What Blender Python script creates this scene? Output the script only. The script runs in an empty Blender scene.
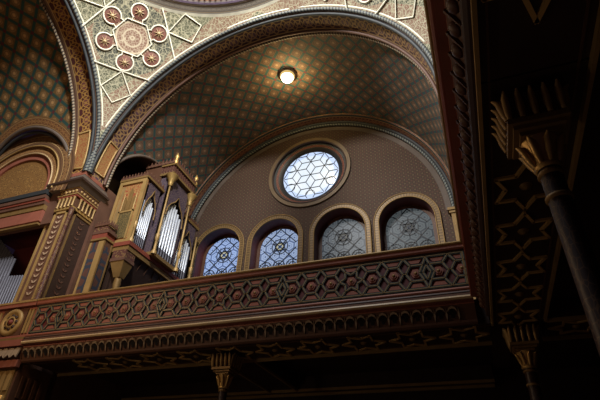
import bpy, math, random
from math import sin, cos, pi, sqrt, radians
from mathutils import Vector, Matrix
random.seed(7)
S = bpy.context.scene
COL = S.collection
EYE = 1.6                                   # eye height; all building coordinates below are relative to the eye level in z

# ------------------------------------------------------------------ mesh builder
class MB:
    def __init__(s):
        s.v = []; s.f = []; s.uv = []; s.sm = []
    def add(s, vs, fs, uvs=None, smooth=False):
        b = len(s.v); s.v += [tuple(p) for p in vs]
        for i, f in enumerate(fs):
            s.f.append(tuple(b + k for k in f))
            s.uv.append(uvs[i] if uvs else None); s.sm.append(smooth)
        return s
    def box(s, x0, x1, y0, y1, z0, z1):
        v = [(x, y, z) for x in (x0, x1) for y in (y0, y1) for z in (z0, z1)]
        return s.add(v, [(0,1,3,2),(4,6,7,5),(0,4,5,1),(2,3,7,6),(0,2,6,4),(1,5,7,3)])
    def taper(s, x0, x1, y0, y1, z0, X0, X1, Y0, Y1, z1):
        v = [(x0,y0,z0),(x1,y0,z0),(x1,y1,z0),(x0,y1,z0),(X0,Y0,z1),(X1,Y0,z1),(X1,Y1,z1),(X0,Y1,z1)]
        return s.add(v, [(3,2,1,0),(4,5,6,7),(0,1,5,4),(1,2,6,5),(2,3,7,6),(3,0,4,7)])
    def prism(s, poly, O, ex, ey, d, uvscale=1.0):
        """extrude the 2-D polygon (ex, ey frame at O) by the vector d"""
        O = Vector(O); ex = Vector(ex); ey = Vector(ey); d = Vector(d); n = len(poly)
        a = [O + ex*p[0] + ey*p[1] for p in poly]; b = [p + d for p in a]
        fs = [tuple(range(n)), tuple(range(2*n-1, n-1, -1))] + [(i, (i+1) % n, n+(i+1) % n, n+i) for i in range(n)]
        u = [(p[0], p[1]) for p in poly]
        uvs = [u, u[::-1]] + [[u[i], u[(i+1) % n], u[(i+1) % n], u[i]] for i in range(n)]
        return s.add(a + b, fs, uvs)
    def bar(s, p, q, w, O, ex, ey, nrm, h, z=0.0):
        """flat bar from p to q in the plane (ex, ey), raised h along nrm from height z"""
        dx, dy = q[0]-p[0], q[1]-p[1]; L = math.hypot(dx, dy)
        if L < 1e-6: return s
        ax, ay = dx/L*w*.3, dy/L*w*.3; nx, ny = -dy/L*w/2, dx/L*w/2
        P = (p[0]-ax, p[1]-ay); Q = (q[0]+ax, q[1]+ay)
        O2 = Vector(O) + Vector(nrm)*z
        return s.prism([(P[0]-nx,P[1]-ny),(Q[0]-nx,Q[1]-ny),(Q[0]+nx,Q[1]+ny),(P[0]+nx,P[1]+ny)], O2, ex, ey, Vector(nrm)*h)
    def tube(s, pts, r, n=8, closed=False, cap=True):
        P = [Vector(p) for p in pts]; m = len(P)
        R = r if isinstance(r, (list, tuple)) else [r]*m
        up = None; rings = []; L = 0; Ls = []
        for i in range(m):
            a = P[i-1] if (i > 0 or closed) else P[i]
            b = P[(i+1) % m] if (i < m-1 or closed) else P[i]
            t = (b-a).normalized()
            if up is None:
                up = Vector((0,0,1)) if abs(t.z) < .9 else Vector((1,0,0))
            x = t.cross(up)
            if x.length < 1e-4: x = t.orthogonal()
            x.normalize(); y = x.cross(t).normalized(); up = y
            rings.append([P[i] + (x*cos(2*pi*k/n) + y*sin(2*pi*k/n))*R[i] for k in range(n)])
            if i: L += (P[i]-P[i-1]).length
            Ls.append(L)
        vs = [p for ring in rings for p in ring]; fs = []; us = []
        for i in range(m if closed else m-1):
            j = (i+1) % m; lj = Ls[j] if j else L + (P[0]-P[-1]).length
            for k in range(n):
                l = (k+1) % n
                fs.append((i*n+k, i*n+l, j*n+l, j*n+k))
                us.append([(Ls[i], k/n), (Ls[i], (k+1)/n), (lj, (k+1)/n), (lj, k/n)])
        s.add(vs, fs, us, True)
        if cap and not closed:
            s.add(rings[0], [tuple(range(n))]); s.add(rings[-1], [tuple(range(n-1, -1, -1))])
        return s
    def lathe(s, prof, O, n=16, ax=(0,0,1), smooth=True):
        """prof = [(radius, height)] about the axis ax at O"""
        ax = Vector(ax).normalized(); x = ax.orthogonal().normalized(); y = ax.cross(x); O = Vector(O); m = len(prof)
        vs = [O + ax*h + (x*cos(2*pi*k/n) + y*sin(2*pi*k/n))*max(r, 1e-4) for r, h in prof for k in range(n)]
        fs = []; us = []
        for i in range(m-1):
            for k in range(n):
                l = (k+1) % n
                fs.append((i*n+k, i*n+l, (i+1)*n+l, (i+1)*n+k))
                us.append([(k/n, prof[i][1]), ((k+1)/n, prof[i][1]), ((k+1)/n, prof[i+1][1]), (k/n, prof[i+1][1])])
        return s.add(vs, fs, us, smooth)
    def grid(s, fn, us, vs, uvf=None, keep=None, smooth=True):
        nu, nv = len(us), len(vs)
        V = [fn(u, v) for u in us for v in vs]; fs = []; uu = []
        for i in range(nu-1):
            for j in range(nv-1):
                if keep and not keep((us[i]+us[i+1])/2, (vs[j]+vs[j+1])/2): continue
                q = ((i,j),(i+1,j),(i+1,j+1),(i,j+1))
                fs.append(tuple(a*nv+b for a, b in q))
                uu.append([(uvf(us[a], vs[b]) if uvf else (us[a], vs[b])) for a, b in q])
        return s.add(V, fs, uu, smooth)
    def build(s, name, m, parent=None, label=None):
        base = parent['_o'] if parent is not None and '_o' in parent else (0, 0, 0)
        me = bpy.data.meshes.new(name)
        used = sorted({k for f in s.f for k in f}); mp = {k: i for i, k in enumerate(used)}
        me.from_pydata([(s.v[k][0]-base[0], s.v[k][1]-base[1], s.v[k][2]+(0 if parent is not None and '_o' in parent else EYE)-base[2]) for k in used], [],
                       [tuple(mp[k] for k in f) for f in s.f])
        uvl = me.uv_layers.new(name='UVMap')
        for p, uvs, sm in zip(me.polygons, s.uv, s.sm):
            p.use_smooth = sm
            if uvs:
                for li, uv in zip(p.loop_indices, uvs): uvl.data[li].uv = uv
            else:
                nn = p.normal
                for li in p.loop_indices:
                    c = me.vertices[me.loops[li].vertex_index].co
                    uvl.data[li].uv = (c.y, c.z) if abs(nn.x) > .7 else ((c.x, c.z) if abs(nn.y) > .7 else (c.x, c.y))
        me.materials.append(m); me.update()
        o = bpy.data.objects.new(name, me); COL.objects.link(o)
        if parent is not None:
            o.parent = parent
            if '_o' in parent: o['_o'] = list(parent['_o'])
        if label: o['label'] = label
        return o

def thing(name, label, cat, loc, group=None):
    o = bpy.data.objects.new(name, None); COL.objects.link(o); o.empty_display_size = .1
    o.location = (loc[0], loc[1], loc[2] + EYE); o['_o'] = list(loc)
    o['label'] = label; o['category'] = cat; o['kind'] = 'thing'
    if group: o['group'] = group
    return o
def struct(name, mb, m, parent=None):
    o = mb.build(name, m, parent)
    if parent is None: o['kind'] = 'structure'
    return o
def circle(cx, cz, r, n=48, a0=0.0, a1=2*pi):
    return [(cx + r*cos(a0+(a1-a0)*k/n), cz + r*sin(a0+(a1-a0)*k/n)) for k in range(n + (0 if abs(a1-a0-2*pi) < 1e-6 else 1))]
def lin(a, b, n): return [a + (b-a)*k/n for k in range(n+1)]

# ------------------------------------------------------------------ node helper
class X:
    def __init__(s, T, v): s.T = T; s.v = v
    def _o(s, op, *b): return s.T.math(op, s, *b)
    def __add__(s, b): return s._o('ADD', b)
    __radd__ = __add__
    def __sub__(s, b): return s._o('SUBTRACT', b)
    def __rsub__(s, b): return s.T.math('SUBTRACT', b, s)
    def __mul__(s, b): return s._o('MULTIPLY', b)
    __rmul__ = __mul__
    def __truediv__(s, b): return s._o('DIVIDE', b)
    def lt(s, b): return s._o('LESS_THAN', b)
    def gt(s, b): return s._o('GREATER_THAN', b)
    def fr(s): return s._o('FRACT')
    def fl(s): return s._o('FLOOR')
    def ab(s): return s._o('ABSOLUTE')
    def sn(s): return s._o('SINE')
    def mn(s, b): return s._o('MINIMUM', b)
    def mx(s, b): return s._o('MAXIMUM', b)
    def mod(s, b): return s._o('FLOORED_MODULO', b)
class Tree:
    def __init__(s, nt): s.nt = nt; s.n = nt.nodes; s.l = nt.links
    def put(s, sock, v):
        if isinstance(v, X): s.l.new(v.v, sock)
        elif hasattr(v, 'is_output'): s.l.new(v, sock)
        else: sock.default_value = v
    def math(s, op, *a):
        n = s.n.new('ShaderNodeMath'); n.operation = op
        for i, v in enumerate(a): s.put(n.inputs[i], v)
        return X(s, n.outputs[0])
    def sqrt(s, a): return s.math('SQRT', a)
    def hyp(s, a, b): return s.sqrt(a*a + b*b)
    def uv(s):
        t = s.n.new('ShaderNodeTexCoord'); q = s.n.new('ShaderNodeSeparateXYZ'); s.l.new(t.outputs['UV'], q.inputs[0])
        return X(s, q.outputs[0]), X(s, q.outputs[1])
    def vec(s, a, b, c=0.0):
        n = s.n.new('ShaderNodeCombineXYZ')
        for i, v in enumerate((a, b, c)): s.put(n.inputs[i], v)
        return n.outputs[0]
    def noise(s, scale, detail=3, vec=None):
        n = s.n.new('ShaderNodeTexNoise'); n.inputs['Scale'].default_value = scale; n.inputs['Detail'].default_value = detail
        if vec is None: vec = s.n.new('ShaderNodeTexCoord').outputs['Object']
        s.l.new(vec, n.inputs['Vector']); return X(s, n.outputs['Fac'])
    def voro(s, scale, vec, feature='DISTANCE_TO_EDGE'):
        n = s.n.new('ShaderNodeTexVoronoi'); n.feature = feature; n.inputs['Scale'].default_value = scale
        s.l.new(vec, n.inputs['Vector']); return X(s, n.outputs['Distance'])
    def mix(s, f, a, b):
        n = s.n.new('ShaderNodeMix'); n.data_type = 'RGBA'
        s.put(n.inputs[0], f)
        for k, v in ((6, a), (7, b)):
            if isinstance(v, tuple): n.inputs[k].default_value = (*v, 1)
            else: s.l.new(v, n.inputs[k])
        return n.outputs[2]
def mat(name, fn, rough=.6, metal=0.0, spec=.4, emit=None, bump=0.0):
    m = bpy.data.materials.new(name); m.use_nodes = True; T = Tree(m.node_tree); b = m.node_tree.nodes['Principled BSDF']
    b.inputs['Roughness'].default_value = rough; b.inputs['Metallic'].default_value = metal
    b.inputs['Specular IOR Level'].default_value = spec
    c = fn(T) if callable(fn) else None
    if c is None:                       # plain paint with slight wear
        base = fn; dark = tuple(k*.62 for k in base)
        c = T.mix(T.noise(3.0, 6), dark, tuple(min(1, k*1.3) for k in base))
    T.l.new(T.mix(.85, c, (.02,.02,.025)) if emit else c, b.inputs['Base Color'])
    if emit:
        T.l.new(c, b.inputs['Emission Color']); b.inputs['Emission Strength'].default_value = emit
    if bump:
        bn = T.n.new('ShaderNodeBump'); bn.inputs['Strength'].default_value = bump; bn.inputs['Distance'].default_value = .02
        T.l.new(T.noise(28.0, 4).v, bn.inputs['Height']); T.l.new(bn.outputs[0], b.inputs['Normal'])
    return m

# ------------------------------------------------------------------ patterns
def lattice(sz=.45, rose=(.42,.24,.13), ground=(.17,.075,.04), band=(.025,.06,.06), line=(.26,.16,.06)):
    def fn(T):
        u, v = T.uv()
        p = ((u+v)*(.7071/sz)); q = ((u-v)*(.7071/sz))
        fp = p.fr()-.5; fq = q.fr()-.5
        ap, aq = fp.ab(), fq.ab(); e = ap.mx(aq); e2 = ap.mn(aq)
        r = T.hyp(fp, fq); d = (fp*fq).ab()
        c = T.mix((r*14.0).sn().gt(.2), ground, tuple(k*1.9 for k in ground))
        c = T.mix((r + d*1.4).lt(.29), c, rose)
        c = T.mix((r + d*1.4-.2).ab().lt(.03), c, tuple(k*.5 for k in rose))
        c = T.mix((r).lt(.10), c, tuple(min(1, k*1.5) for k in rose))
        c = T.mix(e.gt(.345), c, line)
        c = T.mix(e.gt(.395), c, band)
        c = T.mix(e2.gt(.375), c, (.12,.025,.03))
        return T.mix(T.noise(1.1, 4)*.7, c, T.mix(.5, c, (.02,.012,.01)))
    return fn
def arabesque(ground=(.055,.022,.03), gold=(.42,.24,.075), edge=(.22,.13,.10), cell=.5, lo=.16, hi=.80):
    """band: u in metres along, v 0..1 across"""
    def fn(T):
        u, v = T.uv()
        a = (u/cell).fr()-.5; b = (v-(lo+hi)/2)*(1.0/cell)
        a2 = (u/cell+.5).fr()-.5
        r1 = T.hyp(a, b); r2 = T.hyp(a2, b); b3 = b.ab()-.5; r3 = T.hyp(a, b3); r4 = T.hyp(a2, b3)
        m = ((r1-.22).ab().lt(.026)).mx((r2-.22).ab().lt(.026)).mx((r3-.3).ab().lt(.022)).mx((r4-.3).ab().lt(.022))
        m = m.mx(r1.lt(.08)).mx(r2.lt(.07)).mx((a+b*.577).ab().lt(.028)).mx((a-b*.577).ab().lt(.028)).mx((r1-.42).ab().lt(.03))
        c = T.mix(r1.lt(.22), ground, tuple(k*1.8+.02 for k in ground))
        c = T.mix(m, c, gold)
        out = v.lt(lo).mx(v.gt(hi))
        c = T.mix(out, c, edge)
        ln = (v-lo).ab().lt(.018).mx((v-hi).ab().lt(.018))
        c = T.mix(ln, c, (.5,.33,.14))
        ln2 = (v-lo*.45).ab().lt(.02).mx((v-(hi+(1-hi)*.55)).ab().lt(.02))
        c = T.mix(ln2, c, tuple(k*.4 for k in edge))
        return T.mix(T.noise(2.0, 4)*.5, c, T.mix(.6, c, (.02,.012,.01)))
    return fn
def rope(A=(.42,.47,.45), B=(.035,.055,.09), k=7.0):
    def fn(T):
        u, v = T.uv(); f = (u*k + v).fr()
        return T.mix(f.gt(.55), A, B)
    return fn
def diaper(T):
    u, v = T.uv(); s = .17
    a = (u/s).fr()-.5; b = (v/s).fr()-.5; a2 = (u/s+.5).fr()-.5; b2 = (v/s+.5).fr()-.5
    r = T.hyp(a, b); r2 = T.hyp(a2, b2)
    c = T.mix(T.noise(1.6, 4), (.050,.028,.019), (.074,.040,.025))
    c = T.mix((r-.3).ab().lt(.05), c, (.036,.019,.015))
    c = T.mix(r.lt(.2), c, (.10,.068,.038))
    return T.mix(r2.lt(.16), c, (.085,.04,.026))
def pend(T):
    u, v = T.uv()                       # metres from the star centre on the pendentive
    w = T.vec(u, v)
    r = T.hyp(u, v)
    hexd = (u.ab()).mx((u*.5+v*.866).ab()).mx((u*.5-v*.866).ab())
    nz = T.noise(2.5, 3, w)
    vor = T.voro(6.0, w)
    vor2 = T.voro(12.0, w)
    curl = ((T.noise(4.5, 2, w)*30.0).sn()).ab()
    lines = vor.lt(.05).mx(vor2.lt(.035)).mx(curl.lt(.13))
    ground = T.mix((v*1.6-u*2.3).sn().gt(.1), (.06,.065,.035), (.17,.08,.05))
    ground = T.mix(r.lt(1.32), ground, (.028,.034,.028))
    c = T.mix(lines, ground, (.36,.335,.225))
    c2 = T.mix((vor2.lt(.055)).mx(((r*26.0).sn()).gt(.75)), (.21,.115,.08), (.50,.42,.30))
    stem = None
    for ca, sa in ((.866,.5),(0.0,1.0),(-.866,.5)):
        k = ((u*-sa + v*ca).ab().lt(.17))*((u*ca + v*sa).ab().gt(.5))*((u*ca + v*sa).ab().lt(.95))
        stem = k if stem is None else stem.mx(k)
    c = T.mix(stem, c, T.mix(vor2.lt(.07), (.20,.09,.06), (.45,.36,.25)))
    c = T.mix(hexd.lt(.58), c, c2)
    return T.mix((nz-.5)*.3, c, (.5,.42,.27))
def zigzag(T):
    u, v = T.uv()
    z = ((u*9.0).fr()-.5).ab()
    c = T.mix((z*1.0).gt(.25), (.23,.145,.055), (.07,.04,.018))
    return T.mix(T.noise(5), c, (.15,.09,.035))
def goldpat(base=(.45,.27,.08), dark=(.12,.06,.02), sc=14.0, th=.09):
    def fn(T):
        u, v = T.uv(); w = T.vec(u, v)
        return T.mix(T.voro(sc, w).lt(th), base, dark)
    return fn
def scales(T):
    u, v = T.uv(); w = T.vec(u, v)
    r = T.hyp(u, v)
    c = T.mix(T.voro(15.0, w).lt(.07), (.13,.06,.02), (.33,.185,.055))
    return T.mix((r*14.0).sn().gt(.7), c, (.20,.10,.03))
def glass_pat(tint, dark, k=1.0):
    def fn(T):
        u, v = T.uv(); sz = .40; w = T.vec(u, v)
        px, py = u*(1/sz), v*(1/sz)                               # hexagonal quarries with a dark eye
        ax, ay = px.mod(1.0)-.5, py.mod(1.732)-.866
        bx, by = (px-.5).mod(1.0)-.5, (py-.866).mod(1.732)-.866
        sel = T.hyp(ax, ay).lt(T.hyp(bx, by))
        gx, gy = (bx+sel*(ax-bx)).ab(), (by+sel*(ay-by)).ab()
        h = gx.mx(gx*.5+gy*.866)
        c = T.mix(h.lt(.43), dark, tint)
        c = T.mix((h-.25).ab().lt(.035), c, tuple((a+b)/2 for a, b in zip(tint, dark)))
        c = T.mix(h.lt(.09), c, dark)
        c = T.mix(T.noise(2.0, 3, w)*.6, c, tuple(q*.55 for q in tint))
        r = T.hyp(u, v-.02)
        core = T.mix((r*36.0).sn().gt(.2), (.46*k,.44*k,.30*k), (.10*k,.20*k,.48*k))
        return T.mix(r.lt(.2), c, core)
    return fn
def rose_pat(T):
    u, v = T.uv(); r = T.hyp(u, v)
    c = T.mix(T.noise(1.6, 2), (.62,.80,1.0), (1.0,1.0,1.0))
    return T.mix(r.gt(1.03), c, (.58,.72,1.0))
def leafwork(T):
    u, v = T.uv(); w = T.vec(u, v)
    a = (T.noise(9.0, 2, w)*22.0).sn()
    return T.mix(a.gt(.35), (.085,.03,.024), (.20,.12,.05))

M = dict(
 vault = mat('vault_lattice', lattice(.45,(.22,.135,.085),(.125,.07,.045),(.022,.072,.076),(.15,.10,.05)), .75),
 vault_left = mat('vault_lattice_warm_lit', lattice(.5, (.40,.235,.095), (.20,.115,.04), (.022,.08,.07), (.16,.11,.04)), .75),  # same lattice with the arm's warm light put into brighter rosettes
 arch = mat('arch_arabesque', arabesque((.05,.018,.03),(.33,.20,.085),(.21,.145,.125),.74,.2,.78), .7),
 arch_left = mat('arch_arabesque_left', arabesque((.09,.022,.018), (.44,.24,.06), (.20,.11,.07), .62), .7),
 border = mat('vault_border', arabesque((.10,.025,.03), (.30,.16,.07), (.055,.06,.06), .34, .2, .8), .7),
 rope = mat('rope_moulding', rope((.15,.16,.14),(.02,.025,.035),8.0), .6),
 rope_thin = mat('rope_thin', rope((.30,.24,.16), (.05,.035,.03), 9.0), .6),
 diaper = mat('wall_diaper', diaper, .8),
 pend = mat('pendentive_arabesque', pend, .75),
 white = mat('white_strapwork', (.80,.76,.62), .6),
 medal = mat('medallion_red', (.17,.065,.045), .6),
 gold = mat('gilding', (.55,.36,.125), .42, .55, bump=.25),
 goldp = mat('gold_paint', (.38,.245,.09), .5, .2),
 stargold = mat('star_gilding', (.66,.42,.15), .5, .2),
 goldd = mat('old_gold', (.24,.145,.05), .55, .3, bump=.2),
 red = mat('red_paint', (.215,.05,.03), .6),
 redb = mat('brick_red', (.27,.09,.058), .6),
 darkred = mat('dark_red', (.10,.02,.02), .5),
 redgold = mat('red_gold_leafwork', leafwork, .6),
 ring = mat('drum_cornice', arabesque((.40,.13,.12), (.80,.66,.50), (.50,.43,.43), .3), .6),
 strap = mat('grey_green_strap', (.062,.074,.064), .55),
 strapg = mat('strap_gold_line', (.30,.20,.085), .5, .2),
 cream = mat('cream_lip', (.50,.36,.19), .45),
 stone = mat('pale_stone', (.30,.225,.15), .6),
 black = mat('recess_shade_black', (.008,.006,.006), .9),
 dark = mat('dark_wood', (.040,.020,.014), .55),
 brown = mat('brown_wood', (.10,.045,.025), .5),
 brownp = mat('brown_panel', (.115,.055,.036), .6),
 teal = mat('teal_paint', (.028,.032,.036), .6),
 greyb = mat('grey_brown_stone', (.105,.078,.062), .65),
 bluep = mat('blue_painted_panel', goldpat((.09,.04,.03), (.028,.036,.055), 3.0, .12), .6),
 grille = mat('organ_grille', goldpat((.03,.03,.015), (.20,.14,.05), 26.0, .1), .6),
 redfret = mat('red_fret_panel', goldpat((.34,.20,.07), (.27,.06,.03), 11.0, .06), .55),
 fret = mat('purple_fretwork', goldpat((.12,.085,.09), (.045,.028,.06), 14.0, .08), .6),
 pipe = mat('pipe_metal', (.66,.71,.90), .45, .35),  # bluish tint paints the window daylight into the metal
 pipe_dark = mat('pipe_foot_metal', (.13,.13,.16), .5, .4),
 lead = mat('lead_came', (.02,.02,.025), .5),
 floor = mat('wood_floor', (.08,.045,.025), .5),
 plain = mat('plain_plaster', (.10,.06,.04), .85),
 scales = mat('shell_tympanum', scales, .6),
 zig = mat('gilt_zigzag', zigzag, .5, .2),
 colp = mat('column_diaper', goldpat((.022,.011,.010), (.075,.04,.02), 13.0, .05), .45),
 leaf = mat('pale_leaf', (.46,.33,.22), .5),
 bulb = mat('lamp_glow', lambda T: T.mix(.5, (1,.86,.5), (1,.9,.62)), .4, emit=9.0),
 rose = mat('rose_glass', rose_pat, .2, emit=1.0),
 g1 = mat('stained_glass_blue', glass_pat((.34,.47,.78), (.035,.07,.20)), .3, emit=1.0, spec=.1),
 g2 = mat('stained_glass_pale', glass_pat((.38,.49,.72), (.045,.08,.20)), .3, emit=.9, spec=.1),
 g3 = mat('stained_glass_grey', glass_pat((.36,.42,.47), (.07,.09,.12), .3), .3, emit=.23, spec=.1),  # less daylight outside the right-hand windows, put in as weaker emission
 g4 = mat('stained_glass_dim', glass_pat((.34,.40,.42), (.07,.09,.11), .25), .3, emit=.18, spec=.1),
)

# ------------------------------------------------------------------ dimensions (metres, camera at x=0, y=0, z=0)
C0, YF, R, ZS = -5.15, 8.47, 5.58, 9.15      # arch centre, arch plane, radius, spring height
YC = YF - R                                   # centre of the domed square
XL, XR = C0 - R, C0 + R
YB = 14.1                                     # end wall of the organ niche
ARC = 9.38                                    # inner edge of the great arch
FL = -EYE

# ================================================================== SETTING
struct('floor', MB().box(-18, 5.5, -4.5, 14.6, FL-.1, FL), M['floor'])

# end wall with the rose and four window openings
from mathutils.geometry import tessellate_polygon
ZB = 9.45; WZ, WR = 9.0, .98; WX = [C0 - 3.78, C0 - 1.29, C0 + 1.31, C0 + 3.78]; SILL = 6.6
RX, RZ, RO = -5.12, 12.14, 1.62
def arch_outline(cx, r, sill, n=28): return [(cx - r, sill), (cx + r, sill)] + circle(cx, WZ, r, n, 0, pi)
outer = [(C0 - R - .1, 3.5), (C0 + R + .1, 3.5)] + circle(C0, ZS+.1, R+.12, 60, 0, pi)
holes = [circle(RX, RZ, RO, 56)] + [arch_outline(x, WR, SILL) for x in WX]
loops = [[Vector((x, z, 0)) for x, z in lp] for lp in [outer] + [h[::-1] for h in holes]]
flat = [p for lp in loops for p in lp]
w = MB(); tri = tessellate_polygon(loops)
w.add([(p.x, YB, p.y) for p in flat], tri, [[(flat[i].x, flat[i].y) for i in t] for t in tri])
struct('wall_back', w, M['diaper'])

# rose window
ro = struct('window_1', MB().lathe([(RO, 0), (RO, .05)], (RX, YB, RZ), 64, (0,1,0)), M['dark'])
def flat_ring(r0, r1, y, th=.05, n=64): return MB().lathe([(r0, th), (r0, 0), (r1, 0), (r1, th)], (RX, y, RZ), n, (0,1,0), False)
flat_ring(RO-.01, 1.80, YB-.07, .07).build('outer_ring', mat('rose_ring_brown', (.15,.10,.055), .6), ro)
MB().tube([(RX+1.62*cos(a), YB-.06, RZ+1.62*sin(a)) for a in lin(0, 2*pi, 63)[:-1]], .035, 6, True).build('roll_moulding', M['dark'], ro)
MB().lathe([(RO, .05), (1.52, .07)], (RX, YB, RZ), 64, (0,1,0)).build('dark_splay', M['teal'], ro)
MB().grid(lambda a, t: (RX+(1.52-.11*t)*cos(a), YB+.07+.05*t, RZ+(1.52-.11*t)*sin(a)), lin(0, 2*pi, 64), [0, 1], lambda a, t: (a*1.45, t)).build('red_splay', mat('rose_red_band', arabesque((.14,.025,.02), (.24,.09,.05), (.09,.022,.02), .2), .6), ro)
MB().lathe([(1.42, .11), (1.30, .16), (1.21, .26)], (RX, YB, RZ), 64, (0,1,0)).build('inner_splay', M['lead'], ro)
MB().prism(circle(0, 0, 1.23, 56), (RX, YB+.22, RZ), (1,0,0), (0,0,1), (0,.02,0)).build('pane', M['rose'], ro)
tr = MB(); a_ = .41; seen = set(); RG = 1.21; FRM = ((RX, YB+.22, RZ), (1,0,0), (0,0,1), (0,-1,0))
def rot(p, t): return (p[0]*cos(t)-p[1]*sin(t), p[0]*sin(t)+p[1]*cos(t))
for i in range(-5, 6):                                         # six-pointed star of rhombs, continued to the rim
    for j in range(-5, 6):
        lx = a_*sqrt(3)*(i + j*.5); lz = a_*1.5*j
        for k in range(6):
            an = radians(30 + 60*k); p = (lx, lz); q = (lx + a_*cos(an), lz + a_*sin(an))
            key = tuple(sorted((tuple(round(t, 2) for t in p), tuple(round(t, 2) for t in q))))
            if key in seen: continue
            seen.add(key)
            pts = [rot((p[0]+(q[0]-p[0])*t, p[1]+(q[1]-p[1])*t), radians(30)) for t in lin(0, 1, 8)]
            ins = [t for t in pts if math.hypot(*t) < RG]
            if len(ins) > 1: tr.bar(ins[0], ins[-1], .026, *FRM, .02)
for k in range(6):                                             # small arcs in the rim fields
    an = radians(30+60*k); m_ = (1.02*cos(an), 1.02*sin(an))
    P = [(m_[0]+.2*cos(t), m_[1]+.2*sin(t)) for t in lin(an+pi/2, an+pi*1.5, 8)]
    for i in range(8): tr.bar(P[i], P[i+1], .02, *FRM, .015)
tr.build('lead_tracery', M['lead'], ro)

# four arched windows
def arched_window(k, cx, glass):
    rev = MB()
    ol = arch_outline(cx, WR, SILL); n = len(ol)
    rev.add([(x, YB, z) for x, z in ol] + [(x, YB+.62, z) for x, z in ol], [(i, (i+1) % n, n+(i+1) % n, n+i) for i in range(n)])
    wn = struct('window_%d' % k, rev, M['darkred'])
    av = MB()                                                     # raised gilt archivolt round the opening, square section
    def sec(t, r): return (cx + r*cos(t), WZ + r*sin(t))
    path_i = [(cx+WR, SILL)] + [sec(t, WR) for t in lin(0, pi, 28)] + [(cx-WR, SILL)]
    path_o = [(cx+WR+.19, SILL)] + [sec(t, WR+.19) for t in lin(0, pi, 28)] + [(cx-WR-.19, SILL)]
    m = len(path_i); L = 0
    for i in range(m-1):
        a, b, c, d = path_i[i], path_i[i+1], path_o[i+1], path_o[i]
        dl = math.hypot(c[0]-d[0], c[1]-d[1])
        av.add([(a[0],YB-.05,a[1]),(b[0],YB-.05,b[1]),(c[0],YB-.05,c[1]),(d[0],YB-.05,d[1]),(a[0],YB,a[1]),(b[0],YB,b[1]),(c[0],YB,c[1]),(d[0],YB,d[1])],
               [(0,1,2,3),(0,4,5,1),(3,2,6,7)], [[(L,0),(L+dl,0),(L+dl,.19),(L,.19)], [(L,0)]*4, [(L,0)]*4]); L += dl
    av.build('archivolt', M['zig'], wn)
    for r, wdt in ((WR+.015, .022), (WR+.185, .022)):
        MB().tube([(cx+r, YB-.055, SILL)] + [(cx+r*cos(t), YB-.055, WZ+r*sin(t)) for t in lin(0, pi, 28)] + [(cx-r, YB-.055, SILL)], wdt, 6).build('edge_bead', M['goldd'], wn)
    # glazed inner frame
    gr = .84; fo = arch_outline(cx, WR, SILL); gi = arch_outline(cx, gr, SILL+.1)
    fr = MB(); fr.add([(x, YB+.5, z) for x, z in fo] + [(x, YB+.5, z) for x, z in gi] , [(i, (i+1) % n, n+(i+1) % n, n+i) for i in range(n)])
    fr.build('glazing_frame', M['brown'], wn)
    MB().prism([(x-cx, z-WZ) for x, z in gi], (cx, YB+.52, WZ), (1,0,0), (0,0,1), (0,.02,0)).build('pane', glass, wn)
    t = MB(); fr_ = ((cx, YB+.52, WZ), (1,0,0), (0,0,1), (0,-1,0))
    def inside(p): return (abs(p[0]) < gr and p[1] <= 0) or math.hypot(*p) < gr
    def seg(p, q, wd=.036):
        pts = [s for s in [(p[0]+(q[0]-p[0])*k/14, p[1]+(q[1]-p[1])*k/14) for k in range(15)] if inside(s)]
        if len(pts) > 1: t.bar(pts[0], pts[-1], wd, *fr_, .02)
    def poly(cx_, cz_, r, n_, a0=0, wd=.032):
        P = circle(cx_, cz_, r, n_, a0, a0+2*pi)
        for i in range(n_): seg(P[i], P[(i+1) % n_], wd)
    poly(0, .02, .19, 8, .39); poly(0, .02, .30, 3, pi/2, .028); poly(0, .02, .30, 3, -pi/2, .028); poly(0, .02, .34, 12)
    for off in (-.8, 0, .8):                                     # long diagonals
        seg((-1.2, -1.2+off+.02), (1.2, 1.2+off+.02)); seg((-1.2, 1.2+off+.02), (1.2, -1.2+off+.02))
    for xx in (-.56, 0, .56):                                      # bottom row of round lights
        poly(xx, -.86, .255, 18); poly(xx, -.86, .15, 6)
        for kk in range(3): seg((xx-.255*cos(kk*pi/3+.5), -.86-.255*sin(kk*pi/3+.5)), (xx+.255*cos(kk*pi/3+.5), -.86+.255*sin(kk*pi/3+.5)), .016)
        poly(xx, -1.5, .27, 18)
    seg((-.84, -1.13), (.84, -1.13))
    t.build('lead_tracery', M['lead'], wn)
for k, (x, g) in enumerate(zip(WX, ('g1', 'g2', 'g3', 'g4'))): arched_window(k+2, x, M[g])

# great arch soffit, lattice vault with a lunette on the left, border against the end wall
def cyl(r, zs=ZS, c=C0): return lambda a, y: (c + r*cos(a), y, zs + r*sin(a))
A = lin(0, pi, 96)
struct('trim_arch_soffit', MB().grid(cyl(R), A, lin(YF, ARC, 3), lambda a, y: (a*R, (y-YF)/(ARC-YF))), M['arch'])
LU = dict(y=11.1, z=9.65, r=1.75); RV = R + .06
def in_lu(a, y): return a > pi/2 and (y-LU['y'])**2 + (ZS+RV*sin(a)-LU['z'])**2 < LU['r']**2
struct('ceiling_vault', MB().grid(cyl(RV), lin(0, pi, 240), lin(ARC, YB, 60), lambda a, y: (a*R, y), lambda a, y: not in_lu(a, y)), M['vault'])
struct('trim_vault_border', MB().grid(cyl(R-.02), A, lin(YB-.55, YB, 2), lambda a, y: (a*R, (y-YB+.55)/.55)).grid(lambda a, t: (C0+(R-.02+.09*t)*cos(a), YB-.55, ZS+(R-.02+.09*t)*sin(a)), A, [0, 1]), M['border'])
def arch_tube(r, y, rad, zs=ZS, c=C0, n=96): return MB().tube([(c+r*cos(a), y, zs+r*sin(a)) for a in lin(0, pi, n)], rad, 8)
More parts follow.
